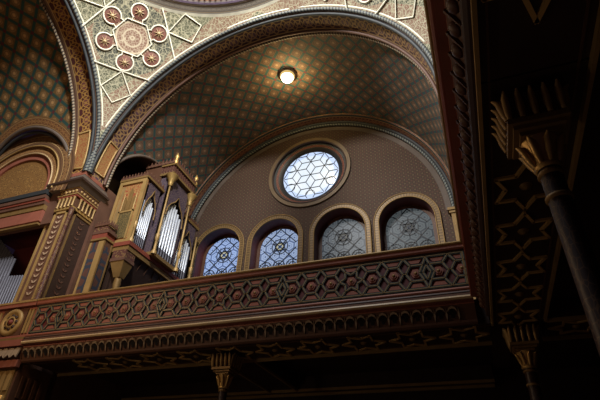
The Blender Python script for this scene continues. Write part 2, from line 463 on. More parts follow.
struct('trim_arch_rope', arch_tube(R+.03, YF-.04, .062), M['rope'])
struct('trim_arch_fillet', arch_tube(R-.04, YF+.10, .06), M['teal'])
struct('trim_arch_white_edge', MB().tube([(C0+(R+.13)*cos(a), YF-.10, ZS+(R+.13)*sin(a)) for a in lin(.33, pi-.33, 80)], .035, 6), M['white'])
struct('trim_inner_rope', arch_tube(R-.03, ARC, .05), M['rope_thin'])
struct('trim_inner_fillet', arch_tube(R-.05, ARC-.14, .05), M['brownp'])
struct('trim_wall_rope', arch_tube(R-.16, YB-.09, .055), M['rope'])
struct('trim_wall_fillet', arch_tube(R-.06, YB-.12, .07), M['teal'])
struct('trim_wall_edge', MB().grid(lambda a, t: (C0+(R-.22-.20*t)*cos(a), YB-.02, ZS+(R-.22-.20*t)*sin(a)), A, [0, 1]), M['greyb'])
lun = [(C0 - sqrt(max(0, RV**2-(LU['z']+LU['r']*sin(a)-ZS)**2)), LU['y']+LU['r']*cos(a), LU['z']+LU['r']*sin(a)) for a in lin(0, pi, 40)]
struct('trim_lunette_edge', MB().tube([(x+.02, y, z) for x, y, z in lun], .06, 8), M['greyb'])
lb = MB(); lb.add(lun + [(XL-.9, y, z) for x, y, z in lun], [(i, i+1, 42+i, 41+i) for i in range(40)], None, True)
lb.add([(XL-.9, y, z) for x, y, z in lun], [tuple(range(41))])
struct('wall_lunette', lb, M['dark'])
struct('wall_left', MB().box(XL-.35, XL, ARC, YB+.2, FL, ZS+.05), M['brownp'])
struct('wall_right', MB().box(XR+.02, XR+.4, 9.53, YB+.2, 3.4, ZS+.05), M['diaper'])

def foot_panel(fn, a0, a1, u0, u1, name, parent_name):
    MB().grid(fn, lin(a0, a1, 8), [u0, u1], lambda a, u: (a*R, (u-u0)/(u1-u0))).build(name, M['redfret'], bpy.data.objects[parent_name])
    MB().tube([fn(a, u0) for a in lin(a0, a1, 8)] + [fn(a, u1) for a in lin(a1, a0, 8)], .035, 6, True).build('gilt_frame', M['goldp'], bpy.data.objects[parent_name])
foot_panel(lambda a, y: (C0+(R-.02)*cos(a), y, ZS+(R-.02)*sin(a)), pi-.04, pi-.27, YF+.26, ARC-.24, 'foot_panel', 'trim_arch_soffit')

# pendentives on the sphere through the four arches, with their white strapwork
CS = Vector((C0, YC, ZS)); RS = R*sqrt(2); HT = R + .27; RD = sqrt(RS**2 - HT**2)   # drum ring height and radius
def pendentive(sx, sy, name):
    """corner (sx, sy); the star sits on the diagonal"""
    P0 = Vector((-9.5143, 7.2508, 14.0614)); P0 = Vector((C0 + (P0.x-C0)*(-sx), YC + (P0.y-YC)*sy, P0.z))
    n = (CS-P0).normalized(); t2 = (Vector((0,0,1)) - n*n.z).normalized(); t1 = t2.cross(n)
    if sx > 0: t1 = -t1
    def loc(p):
        d = p - CS; k = d*(RS/d.dot(-n)) + n*RS
        return (k.dot(t1), k.dot(t2))
    def back(a, b, r=RS): return CS + (t1*a + t2*b - n*RS).normalized()*r
    # surface: from the arch edges up to the drum ring
    m = MB(); N = 44; rows = []
    for i in range(N+1):
        z = HT*i/N                                    # height above spring
        rr = sqrt(RS**2 - z*z)                        # radius of the sphere there
        a0 = math.acos(min(1, R/rr)); a1 = pi/2 - a0
        rows.append([Vector((C0 + sx*rr*cos(a0+(a1-a0)*j/N), YC + sy*rr*sin(a0+(a1-a0)*j/N), ZS+z)) for j in range(N+1)])
    V = [p for r in rows for p in r]; fs = []; us = []
    for i in range(N):
        for j in range(N):
            q = (i*(N+1)+j, i*(N+1)+j+1, (i+1)*(N+1)+j+1, (i+1)*(N+1)+j); fs.append(q); us.append([loc(V[k]) for k in q])
    m.add(V, fs, us, True)
    o = struct(name, m, M['pend'])
    def ok(p): return abs(p.x-C0) < R-.06 and abs(p.y-YC) < R-.06 and p.z < ZS+HT+.02
    def ribbon(mb, pts, wd):
        run = []
        for a, b in list(pts) + [None] if False else pts:
            p = back(a, b, RS-.025)
            if ok(p): run.append(p)
            else:
                if len(run) > 1: mb.tube(run, wd, 6)
                run = []
        if len(run) > 1: mb.tube(run, wd, 6)
    def line(p, q, k=30): return [(p[0]+(q[0]-p[0])*t, p[1]+(q[1]-p[1])*t) for t in lin(0, 1, k)]
    st = MB()
    hx = [(.68*cos(radians(60*k)), .68*sin(radians(60*k))) for k in range(6)]
    for k in range(6): ribbon(st, line(hx[k], hx[(k+1) % 6], 8), .024)
    tri_ = [(2.62*cos(radians(90+120*k)), 2.62*sin(radians(90+120*k))) for k in range(3)]
    apo = 1.29
    for ang in (30, 150, 270):
        d = (cos(radians(ang)), sin(radians(ang))); e = (-d[1], d[0])
        ribbon(st, line((d[0]*apo-e[0]*3, d[1]*apo-e[1]*3), (d[0]*apo+e[0]*3, d[1]*apo+e[1]*3), 80), .03)
        for s_ in (-1, 1):
            ribbon(st, line((d[0]*apo, d[1]*apo), (d[0]*(apo+.78)+e[0]*s_*.52, d[1]*(apo+.78)+e[1]*s_*.52), 24), .023)
            ribbon(st, line((d[0]*(apo+.78)+e[0]*s_*.52, d[1]*(apo+.78)+e[1]*s_*.52), (d[0]*(apo+1.3), d[1]*(apo+1.3)), 24), .023)
    med = MB()
    for k in range(6):
        an = radians(30+60*k); d = (cos(an), sin(an)); e = (-d[1], d[0]); mc = (d[0]*.95, d[1]*.95)
        ribbon(st, [(mc[0]+.295*cos(t), mc[1]+.295*sin(t)) for t in lin(an-pi+.55, an+pi-.55, 26)], .032)
        for s_ in (-1, 1):
            ribbon(st, line((d[0]*.70+e[0]*s_*.17, d[1]*.70+e[1]*s_*.17), (d[0]*.56+e[0]*s_*.19, d[1]*.56+e[1]*s_*.19), 6), .022)
        md = MB(); ring = [back(mc[0]+.265*cos(t), mc[1]+.265*sin(t), RS-.02) for t in lin(0, 2*pi, 24)[:-1]]
        if all(ok(p) for p in ring):
            md.add(ring + [back(mc[0], mc[1], RS-.05)], [(i, (i+1) % 24, 24) for i in range(24)])
            mo = md.build('medallion', M['medal'], o)
            fl = MB()
            for t in lin(0, 2*pi, 8)[:-1]:
                fl.tube([back(mc[0]+.06*cos(t), mc[1]+.06*sin(t), RS-.06), back(mc[0]+.19*cos(t), mc[1]+.19*sin(t), RS-.05)], [.018, .006], 5)
            c_ = back(mc[0], mc[1], RS-.055); fl.lathe([(.06, 0), (.045, .03), (0, .04)], c_, 10, tuple(CS-c_))
            fl.build('rosette', M['cream'], mo)
    st.build('strapwork', M['white'], o)
    return o
pendentive(-1, 1, 'ceiling_pendentive_left'); pendentive(1, 1, 'ceiling_pendentive_right')
# drum cornice ring (dome base) and drum above it
def dring(r0, z0, r1, z1): return MB().grid(lambda a, t: (C0+(r0+(r1-r0)*t)*cos(a), YC+(r0+(r1-r0)*t)*sin(a), ZS+HT+z0+(z1-z0)*t), lin(0, 2*pi, 96), [0, 1], lambda a, t: (a*5.4, t))
struct('trim_drum_lip', dring(RD+.10, -.03, RD-.08, .05), M['white'])
struct('trim_drum_band', dring(RD-.08, .05, RD-.40, .16), mat('drum_grey_band', arabesque((.30,.27,.24), (.55,.50,.42), (.62,.58,.52), .2), .6))
struct('trim_drum_fillet', dring(RD-.40, .14, RD-.46, .17), mat('drum_violet', (.16,.12,.19), .6))
struct('trim_drum_cornice', dring(RD-.46, .17, RD-.80, .34), M['ring'])
bd = MB()
for k in range(150):
    a = 2*pi*k/150
    if sin(a) > .2: bd.lathe([(.001, -.05), (.035, -.03), (.045, 0), (.035, .03), (.001, .05)], (C0+(RD-.62)*cos(a), YC+(RD-.62)*sin(a), ZS+HT+.24), 6)
struct('trim_drum_beads', bd, M['white'])
struct('wall_drum', MB().lathe([(RD-.80, .34), (RD-.7, .5), (RD-.7, 5.0)], (C0, YC, ZS+HT), 72), M['plain'])

# left arm: arch soffit, lattice vault, side wall with the gilded lunette
XI = XL - 1.0
def cylx(r): return lambda a, x: (x, YC + r*cos(a), ZS + r*sin(a))
struct('trim_left_arch_soffit', MB().grid(cylx(R), A, lin(XL, XI, 3), lambda a, x: (a*R, (XL-x)/(XL-XI))), M['arch_left'])
LX, LZ, LR = -13.95, 9.3, 2.3
struct('ceiling_left_vault', MB().grid(cylx(RV), lin(0, pi, 240), lin(XI, -17.2, 70), lambda a, x: (a*R, x), lambda a, x: not (a < pi/2 and (x-LX)**2 + (ZS+RV*sin(a)-LZ)**2 < LR**2)), M['vault_left'])
foot_panel(lambda a, x: (x, YC+(R-.02)*cos(a), ZS+(R-.02)*sin(a)), .04, .30, XL-.26, XI+.24, 'foot_panel', 'trim_left_arch_soffit')
def onv(a, r, d=.03):
    x, z = LX + r*cos(a), LZ + r*sin(a); return (x, YC + sqrt(max(0, RV**2 - max(0, z-ZS)**2)) - d, z)
struct('trim_left_lunette_border', MB().grid(lambda a, r: onv(a, r), lin(-.1, pi+.1, 60), [LR, LR+.34], lambda a, r: (a*2.4, (r-LR)/.34)), mat('lunette_border', arabesque((.14,.055,.025), (.36,.19,.06), (.24,.125,.045), .3), .6))
struct('trim_left_lunette_rope', MB().tube([onv(a, LR-.05, .02) for a in lin(-.1, pi+.1, 60)], .075, 8), M['greyb'])
struct('trim_left_lunette_roll', MB().tube([onv(a, LR-.17, -.05) for a in lin(-.1, pi+.1, 60)], .055, 8), M['teal'])
def archx(x, r, rad): return MB().tube([(x, YC+r*cos(a), ZS+r*sin(a)) for a in lin(0, pi, 80)], rad, 8)
struct('trim_left_arch_rope', archx(XL+.04, R+.03, .062), M['rope'])
struct('trim_left_arch_fillet', archx(XL-.10, R-.04, .06), M['teal'])
struct('trim_left_white_edge', MB().tube([(XL+.10, YC+(R+.13)*cos(a), ZS+(R+.13)*sin(a)) for a in lin(.33, pi-.33, 80)], .035, 6), M['white'])
struct('trim_left_inner_rope', archx(XI, R-.03, .05), M['rope_thin'])
YW = 8.50
lw = struct('wall_side', MB().box(-17.4, -11.6, YW+.07, YW+.25, 7.4, 11.9).box(-17.4, -14.8, YW, YW+.2, 3.5, 7.4), M['brownp'])
LZ2 = 8.85
def ringx(r0, r1, y, th, m, name):
    g = MB().grid(lambda a, t: (LX+(r0+(r1-r0)*t)*cos(a), y, LZ2+(r0+(r1-r0)*t)*sin(a)), lin(-.15, pi+.15, 60), [0, 1], lambda a, t: (a*2.2, t))
    g.grid(lambda a, t: (LX+r0*cos(a), y+th*t, LZ2+r0*sin(a)), lin(-.15, pi+.15, 60), [0, 1], lambda a, t: (a*2.2, t))
    return g.build(name, m, lw)
ringx(2.10, 2.75, YW-.16, .2, mat('lunette_outer', arabesque((.12,.055,.025), (.30,.16,.055), (.15,.075,.035), .3, .3, .7), .6), 'outer_archivolt')
ringx(1.80, 2.10, YW-.10, .1, mat('lunette_band', arabesque((.16,.07,.03), (.40,.22,.07), (.22,.10,.05), .28), .6), 'carved_archivolt')
ringx(1.58, 1.80, YW-.04, .1, M['redb'], 'red_archivolt')
MB().tube([(LX+2.10*cos(a), YW-.17, LZ2+2.10*sin(a)) for a in lin(-.1, pi+.1, 60)], .03, 6).build('gilt_bead', M['goldp'], lw)
MB().tube([(LX+1.80*cos(a), YW-.11, LZ2+1.80*sin(a)) for a in lin(-.1, pi+.1, 60)], .025, 6).build('pale_bead', M['cream'], lw)
MB().prism(circle(0, 0, 1.60, 40, -.1, pi+.1), (LX, YW+.06, LZ2), (1,0,0), (0,0,1), (0,-.03,0)).build('tympanum', M['scales'], lw)
def cornice_x(x0, x1, y, steps, mb):
    for (d, z0, z1) in steps: mb.box(x0, x1, y-d, y+.1, z0, z1)
    return mb
cornice_x(-17.4, -12.0, YW, ((.10, 8.10, 8.22), (.16, 8.30, 8.42)), MB()).build('cornice', M['brownp'], lw)
cornice_x(-17.4, -12.0, YW, ((.18, 8.46, 8.62),), MB()).build('dark_cornice', M['teal'], lw)
cornice_x(-17.4, -12.0, YW, ((.13, 8.22, 8.30),), MB()).build('red_cornice', M['red'], lw)
cornice_x(-17.4, -12.0, YW, ((.06, 7.92, 8.10), (.03, 7.38, 7.44)), MB()).build('gilt_fillet', M['goldd'], lw)
cornice_x(-17.4, -12.0, YW, ((.035, 7.50, 7.90),), MB()).build('red_fascia', M['redb'], lw)
struct('wall_recess', MB().box(-15.0, -11.9, 10.2, 10.3, 3.4, 8.0), M['darkred'])
struct('wall_recess_side', MB().box(-15.0, -14.9, YW+.26, 10.2, 3.4, 7.4), M['darkred'])
struct('ceiling_recess', MB().box(-15.0, -11.9, YW+.26, 10.2, 7.85, 7.95), M['darkred'])

struct('wall_ark_end', MB().box(-17.4, -17.2, -4.0, YW+.2, FL, 15.2), M['brownp'])
# under-gallery walls and ceilings
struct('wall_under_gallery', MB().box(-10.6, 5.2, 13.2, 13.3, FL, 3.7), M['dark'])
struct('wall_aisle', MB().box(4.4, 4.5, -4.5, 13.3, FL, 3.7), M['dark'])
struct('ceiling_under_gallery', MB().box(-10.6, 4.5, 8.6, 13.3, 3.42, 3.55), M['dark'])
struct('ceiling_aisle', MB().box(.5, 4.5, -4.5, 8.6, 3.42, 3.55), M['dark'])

# ================================================================== GALLERY FRONTS
HX, HY = (1,0,0), (0,0,1)
def gallery(name, label, O, ex, nin, L0, L1, cells, lipm, eggs):
    """O origin of the lip line, ex along it, nin horizontally inwards; heights in rel z"""
    O = Vector(O); ex = Vector(ex); nin = Vector(nin); up = Vector((0,0,1))
    t = thing(name, label, 'parapet', (O.x + ex.x*(L0+L1)/2, O.y + ex.y*(L0+L1)/2, 3.05))
    def prof(poly, nm, m, a=L0, b=L1, lab=None):
        return MB().prism(poly, O + ex*a, nin, up, ex*(b-a)).build(nm, m, t, lab)
    prof([(.10,3.45),(.10,4.5),(.25,4.5),(.25,3.45)], 'body', M['darkred'])
    prof([(.04,4.50),(.02,4.53),(.02,4.60),(.25,4.60),(.25,4.50)], 'top_rail', M['redb'])
    prof([(.0,4.60),(-.015,4.625),(.0,4.65),(.25,4.65),(.25,4.60)], 'rail_edge', M['goldp'], lab='thin gilded edge of the rail')
    prof([(.075,4.455),(.06,4.475),(.06,4.50),(.12,4.50),(.12,4.455)], 'upper_fillet', M['dark'])
    prof([(.08,3.73),(.05,3.71),(.05,3.64),(.03,3.60),(.03,3.535),(.12,3.535),(.12,3.73)], 'base_moulding', M['brownp'])
    prof([(.03,3.535),(-.005,3.525),(-.015,3.495),(.0,3.465),(.03,3.455),(.12,3.455),(.12,3.535)], 'lip', lipm)
    prof([(.02,3.455),(.10,3.445),(.10,3.40),(.25,3.40),(.25,3.455)], 'fascia', M['redb'])
    prof([(.04,3.655),(.03,3.68),(.04,3.705),(.09,3.705),(.09,3.655)], 'base_bead', M['redb'])
    prof([(.028,3.585),(.022,3.60),(.028,3.615),(.06,3.615),(.06,3.585)], 'base_fillet', M['dark'])
    # arcaded frieze: sloping band with raised black trefoils painting the shade of pierced holes
    prof([(.10,3.40),(.105,3.385),(.20,3.13),(.25,3.13),(.25,3.40)], 'frieze', M['brown'])
    prof([(.18,3.13),(.19,3.09),(.22,3.06),(.25,3.05),(.25,3.13)], 'bed_moulding', M['dark'] if eggs else M['brown'])
    d = Vector((0,0,0)); sl = (nin*.10 + up*(-.255)).normalized(); nrm = -(nin*.255 + up*.10).normalized()
    # each unit of the frieze: a pale leaf arch with a dark trefoil under it (an egg on the side gallery); copies share their mesh
    n_ = int((L1-L0-.2)/.212); first = {}
    for k in range(n_):
        q = ex*(.212*k)
        if k == 0:
            o2 = O + ex*(L0+.12) + nin*.105 + up*3.375
            if eggs:
                first['egg'] = MB().lathe([(.001,-.01),(.075,.0),(.07,.02),(.04,.045),(.001,.05)], o2 + sl*.13, 10, tuple(nrm)).build('egg', M['brown'], t)
                first['dart'] = MB().prism([(.09,.0),(.122,.0),(.112,.25),(.10,.25)], o2, ex, sl, nrm*.03).build('dart', M['brown'], t)
            else:
                tf = MB()
                for cx_, cz_, r in ((-.036,.12,.034),(.036,.12,.034),(0,.175,.036),(0,.07,.034)):
                    tf.prism(circle(cx_, cz_, r, 8), o2 + nrm*.012, ex, sl, nrm*.006)
                pb = MB().prism([(-.09,.10),(-.06,.02),(0,-.01),(.06,.02),(.09,.10),(.05,.05),(0,.035),(-.05,.05)], o2, ex, sl, nrm*.04)
                pb.prism([(.106,.02),(.125,.14),(.106,.25),(.087,.14)], o2, ex, sl, nrm*.03)
                first['trefoil'] = tf.build('trefoil', M['black'], t); first['leaf'] = pb.build('leaf', M['stone'], t)
        else:
            for nm in first:
                c = first[nm].copy(); COL.objects.link(c); c.location = first[nm].location + q
    # strapwork
    p = .431; T0 = 4.105; H = .335
    sp = MB(); gl = MB(); fo = O + nin*.10 + up*T0; nn = -nin
    def b(p0, p1, w_=.05):
        p0 = (max(L0+.04, min(L1-.04, p0[0])), p0[1]); p1 = (max(L0+.04, min(L1-.04, p1[0])), p1[1])
        sp.bar(p0, p1, w_, fo, ex, up, nn, .034); gl.bar(p0, p1, .012, fo, ex, up, nn, .006, .034)
    def pl(P, close=True):
        for i in range(len(P) if close else len(P)-1): b(P[i], P[(i+1) % len(P)])
    def boss(x, z, r, n_=6):
        f2 = fo + ex*x + up*z
        bo = MB().prism(circle(0, 0, r, n_), f2, ex, up, nn*.02).prism(circle(0, 0, r*.62, n_), f2 + nn*.02, ex, up, nn*.015).build('boss', M['redb'], t)
        MB().lathe([(r*.34, 0), (r*.26, .012), (.001, .018)], f2 + nn*.035, 8, tuple(nn)).build('bud', M['goldd'], bo)
    for (x0, kind) in cells:
        for sz_ in (1, -1):                                       # raised red trapezoid above and below each figure
            MB().prism([(-.08, sz_*.215), (.08, sz_*.215), (.135, sz_*.295), (-.135, sz_*.295)][::sz_], fo + ex*x0, ex, up, nn*.018).build('inset', M['redb'], t)
        r = .19; q = p/2
        if kind == 'hex' or kind[:4] == 'pent':
            k = [(x0+r*cos(radians(60*i)), r*sin(radians(60*i))) for i in range(6)]
            if kind == 'pentL': k[0] = (x0+.07, 0); k[1] = (x0+.15, .165); k[5] = (x0+.15, -.165)
            if kind == 'pentR': k[3] = (x0-.07, 0); k[2] = (x0-.15, .165); k[4] = (x0-.15, -.165)
            pl(k); boss(x0, 0, .10)
            for i, sx_, sz_ in ((1,1,1),(2,-1,1),(4,-1,-1),(5,1,-1)): b(k[i], (x0+sx_*q, sz_*H))
            if kind != 'pentL': b(k[0], (x0+q, 0))
            if kind != 'pentR': b(k[3], (x0-q, 0))
            if kind == 'pentL':
                pl([(x0+q, .15), (x0+q+.075, 0), (x0+q, -.15), (x0+q-.075, 0)])
        else:
            P = []
            for i in range(12):
                rr = .245 if i % 2 == 0 else .142
                P.append((x0+rr*cos(radians(30*i)), rr*sin(radians(30*i))))
            pl(P)
            for i, sx_, sz_ in ((2,1,1),(4,-1,1),(8,-1,-1),(10,1,-1)): b(P[i], (x0+sx_*q, sz_*H))
            boss(x0, 0, .10)
    b((L0+.05, H), (L1-.05, H)); b((L0+.05, -H), (L1-.05, -H)); b((L0+.06, -H), (L0+.06, H)); b((L1-.06, -H), (L1-.06, H))
    sp.build('strapwork', M['strap'], t); gl.build('strap_line', M['strapg'], t)
    return t
KIND = {0:'star',1:'hex',2:'hex',3:'pentL',4:'pentR',5:'hex',6:'hex'}
GL0, GL1 = -10.5, .20
cells = [(-8.09+.431*k, KIND[k % 7]) for k in range(-5, 20) if -10.3 < -8.09+.431*k < .1]
gal = gallery('gallery_parapet', 'long red and green strapwork parapet below the four arched windows', (0, 8.30, 0), (1,0,0), (0,1,0), GL0, GL1, cells, M['cream'], False)
# side gallery: lip line x = .17 running towards the camera (seen from below)
cells2 = [(-7.6+.431*k, KIND[k % 7]) for k in range(0, 22) if -7.9 < -7.6+.431*k < 1.6]
gal2 = gallery('gallery_parapet', 'dark red parapet of the near side gallery, seen edge-on from underneath', (.17, 0, 0), (0,-1,0), (1,0,0), -8.27, 2.6, cells2, M['red'], True)

# pier pedestal in the parapet line, with its gilded rosette
pd = thing('parapet_pedestal', 'red pedestal with a gilded round rosette at the left end of the parapet', 'pedestal', (-11.3, 8.4, 3.05))
px0, px1 = -12.15, -10.53
MB().box(px0, px1, 8.42, 8.52, 3.40, 4.52).build('body', M['redb'], pd)
MB().box(px0, px1, 8.32, 8.53, 4.50, 4.60).build('top_rail', M['redb'], pd)
MB().box(px0, px1, 8.30, 8.53, 4.60, 4.65).build('rail_edge', M['goldp'], pd)
MB().box(px0, px1, 8.36, 8.53, 3.66, 3.72).box(px0, px1, 8.33, 8.53, 3.44, 3.60).build('base_moulding', M['redb'], pd)
MB().box(px0, px1, 8.34, 8.53, 3.60, 3.66).build('gilt_fillet', M['goldd'], pd)
for s in lin(px0+.1, px1-.1, 7):
    o2 = Vector((s, 8.395, 3.345)); pf = MB()
    pf.prism([(-.09,-.2),(-.1,.0),(-.05,.06),(.05,.06),(.1,0),(.09,-.2),(0,-.12)], o2, (1,0,0), (0,.25,1), (0,-.03,.0))
    pf.build('leaf', M['stone'], pd)
MB().prism([(.10,3.44),(.10,3.40),(.20,3.12),(.24,3.12),(.24,3.44)], (px0, 8.30, 0), (0,1,0), (0,0,1), (px1-px0,0,0)).build('frieze', M['brown'], pd)
MB().box(px0, px1, 8.42, 8.53, 2.95, 3.12).build('bed_moulding', M['redb'], pd)
rcx, rcz = -11.22, 4.10
MB().box(rcx-.42, rcx+.42, 8.39, 8.42, rcz-.36, rcz+.36).build('square_panel', M['brown'], pd)
rs = MB().lathe([(.36,0),(.36,.05),(.30,.08),(.25,.06),(.22,.02),(.16,.03),(.15,.07),(.11,.06)], (rcx, 8.40, rcz), 28, (0,-1,0)).build('rosette', M['goldp'], pd)
k8 = MB()
for k in range(8):
    a = 2*pi*k/8; k8.lathe([(.055,0),(.045,.02),(.001,.03)], (rcx+.17*cos(a), 8.36, rcz+.17*sin(a)), 8, (0,-1,0))
k8.build('petal_ring', M['dark'], rs)
MB().lathe([(.07,0),(.06,.05),(.001,.07)], (rcx, 8.36, rcz), 12, (0,-1,0)).build('bud', M['red'], rs)
for x in (px0+.10, rcx-.52, rcx+.50, px1-.08):
    MB().box(x-.03, x+.03, 8.38, 8.42, 3.78, 4.42).build('flute', M['goldp'], pd)

# ================================================================== SOFFIT BEAMS WITH GILDED STARS
def beam(label, O, ex, ey, L, stars, wid=.85, first=.55, pitch=.97, zz=3.05, R1=.44, sq=.8, edges=None):
    edges = edges or (0, wid); O = Vector(O); ex = Vector(ex); ey = Vector(ey); c = O + ex*(L/2) + ey*(wid/2)
    t = thing('soffit_beam', label, 'beam', (c.x, c.y, zz))
    up = Vector((0,0,1))
    MB().prism([(0,0),(L,0),(L,wid),(0,wid)], O + up*(zz+.02), ex, ey, up*.34).build('panel', M['dark'], t)
    ed = MB()
    for v in edges: ed.bar((0,v), (L,v), .035, O + up*(zz+.02), ex, ey, -up, .07)
    ed.build('gilt_edge', M['goldp'], t)
    ln = MB()
    for v in (.09, wid-.09): ln.bar((0,v), (L,v), .02, O + up*(zz+.02), ex, ey, -up, .012)
    ln.build('inner_line', M['brown'], t)
    for k in range(stars):
        s = first + pitch*k
        P = []
        for i in range(12):
            rr = R1 if i % 2 == 0 else R1*.58
            P.append((s + rr*cos(radians(30*i)), wid/2 + rr*sq*sin(radians(30*i))))
        st = MB()
        for i in range(12): st.bar(P[i], P[(i+1) % 12], .036, O + up*(zz+.02), ex, ey, -up, .03)
        so = st.build('star', M['stargold'], t)
        MB().lathe([(.07,0),(.05,.03),(.001,.05)], O + ex*s + ey*(wid/2) + up*(zz+.02), 8, (0,0,-1)).build('bud', M['goldd'], so)
    return t
beam('dark beam with a row of gilded stars under the parapet', (-10.35, 8.60, 0), (1,0,0), (0,1,0), 10.75, 10, 1.0, 10.27-.97*9, .97, sq=1.12, edges=(1.0,))
beam('dark rear beam with two thin gilded lines deep under the gallery', (-10.5, 12.45, 0), (1,0,0), (0,1,0), 10.9, 0, .5)
beam('short rib running back from the slender middle column', (-5.47, 9.65, 0), (0,1,0), (1,0,0), 2.77, 0, .8)
beam('overhead beam with gilded stars between the two dark columns', (.43, 2.9, 0), (0,1,0), (1,0,0), 5.65, 5, .85, 1.59, .97)
beam('overhead beam with one very dim big star nearest the viewer', (.43, -3.2, 0), (0,1,0), (1,0,0), 6.08, 3, .85, 1.5, 1.75, 3.05, .60, .68)
beam('dark cross beam with a gilded star to the right of the far columns', (1.32, 8.60, 0), (1,0,0), (0,1,0), 3.0, 3, 1.0, .5, .97)
# ================================================================== COLUMNS
def column(label, x, y, zt=2.99, sc=1.0, bands=True):
    t = thing('column', label, 'column', (x, y, FL))
    r = .085*sc
    MB().lathe([(.19,0),(.19,.12),(.15,.16),(.17,.2),(.13,.27),(.105,.34)], (x, y, FL), 20).build('base', M['brown'], t)
    MB().lathe([(r*1.12, FL+.34), (r*1.1, 0), (r, zt-.66)], (x, y, 0), 20).build('shaft', M['colp'], t)
    if bands:
        for z in (zt-.72, zt-.94, FL+.9):
            MB().lathe([(r*.9,-.025),(r*1.18,-.015),(r*1.22,0),(r*1.18,.015),(r*.9,.025)], (x, y, z), 16).build('ring', M['goldd'], t)
    cp = MB().lathe([(r*1.1, zt-.68),(r*1.35, zt-.655),(r*1.15, zt-.63),(.10, zt-.55),(.14, zt-.44),(.15, zt-.40)], (x, y, 0), 16).build('capital', M['gold'], t)
    lf = MB()
    for k in range(8):
        a = 2*pi*k/8+.2; d = Vector((cos(a), sin(a), 0))
        lf.tube([Vector((x,y,zt-.64))+d*.09, Vector((x,y,zt-.55))+d*.12, Vector((x,y,zt-.45))+d*.155, Vector((x,y,zt-.42))+d*.19], [.02,.032,.028,.008], 6)
    lf.build('leaf', M['gold'], cp)
    ab = MB()
    ab.box(x-.15, x+.15, y-.15, y+.15, zt-.40, zt-.36).box(x-.19, x+.19, y-.19, y+.19, zt-.36, zt-.32).box(x-.225, x+.225, y-.225, y+.225, zt-.32, zt-.27)
    ab.build('abacus', M['goldd'], t)
    up_ = MB().taper(x-.19, x+.19, y-.19, y+.19, zt-.27, x-.22, x+.22, y-.22, y+.22, zt).build('crown_block', M['brown'], t)
    cr = MB()
    for sx, sy in ((0,-1),(1,0),(-1,0),(0,1)):
        for k in (-2, -1, 0, 1, 2):
            bx = x + sx*.215 + (k*.10 if sx == 0 else 0); by = y + sy*.215 + (k*.10 if sy == 0 else 0)
            cr.tube([(bx, by, zt-.26), (bx+sx*.015, by+sy*.015, zt-.16), (bx+sx*.035, by+sy*.035, zt-.05), (bx+sx*.08, by+sy*.08, zt-.005)], [.022,.034,.028,.008], 6)
    cr.build('leaf_crown', M['goldp'], up_)
    return t
column('slender gilt-capped column under the middle of the long parapet', -5.07, 9.05)
column('nearest dark column with gilt rings, leaning largest at the far right', .81, 3.24, 2.99, .95)
column('far dark column where the two galleries meet', .88, 8.85, 2.99, 1.1)

# ================================================================== CORNER PIER
pr = thing('corner_pier', 'tall gilded corner pier left of the organ carrying the great arches', 'pier', (-11.4, 9.0, FL))
sx0, sx1, sy0, sy1 = -11.92, -10.86, 8.56, 9.48
MB().box(-11.53, sx1, sy0, sy1, FL, 7.8).box(sx0, -11.53, sy0+.14, sy1, FL, 7.8).build('shaft', M['brownp'], pr)
def panel_y(x0, x1, y, z0, z1, w_, name, m, lab=None):
    p = MB()
    p.box(x0, x0+w_, y-.03, y, z0, z1).box(x1-w_, x1, y-.03, y, z0, z1).box(x0, x1, y-.03, y, z1-w_, z1).box(x0, x1, y-.03, y, z0, z0+w_)
    return p.build(name, m, pr, lab)
panel_y(-11.90, -11.56, sy0+.14, 4.72, 7.72, .07, 'gilt_frame', M['goldp'])
panel_y(-11.50, -10.98, sy0, 4.72, 7.72, .07, 'gilt_frame', M['goldp'])
for k in range(15):
    z = 4.95 + .18*k; lf = MB()
    for s in (-1, 1):
        lf.prism([(0,0),(s*.06,.015),(s*.11,.10),(s*.03,.07)], (-11.24, sy0-.012, z), (1,0,0), (0,0,1), (0,-.012,0))
    lf.build('leaf_pair', M['leaf'], pr)
px = MB()
for (a, b_) in ((sy0+.14, sy0+.19), (sy1-.09, sy1-.03)): px.box(sx1, sx1+.03, a, b_, 4.72, 7.72)
px.box(sx1, sx1+.03, sy0+.14, sy1-.03, 7.66, 7.72).box(sx1, sx1+.03, sy0+.14, sy1-.03, 4.72, 4.78)
px.build('side_frame', M['goldd'], pr)
MB().box(sx1, sx1+.012, sy0+.2, sy1-.1, 4.8, 7.62).build('side_panel', M['dark'], pr)
for k in range(15):
    z = 4.95 + .18*k; lf = MB()
    for s in (-1, 1):
        lf.prism([(0,0),(s*.06,.015),(s*.10,.09),(s*.03,.06)], (sx1+.014, (sy0+sy1)/2+.04, z), (0,1,0), (0,0,1), (.012,0,0))
    lf.build('leaf_pair', M['brownp'], pr)
co = MB().lathe([(.09, 4.66),(.09, 4.76),(.07, 4.80),(.065, 7.5),(.08, 7.53),(.06, 7.58),(.09, 7.72),(.10, 7.76)], (sx1+.02, sy0-.02, 0), 14).build('corner_colonette', M['redgold'], pr)
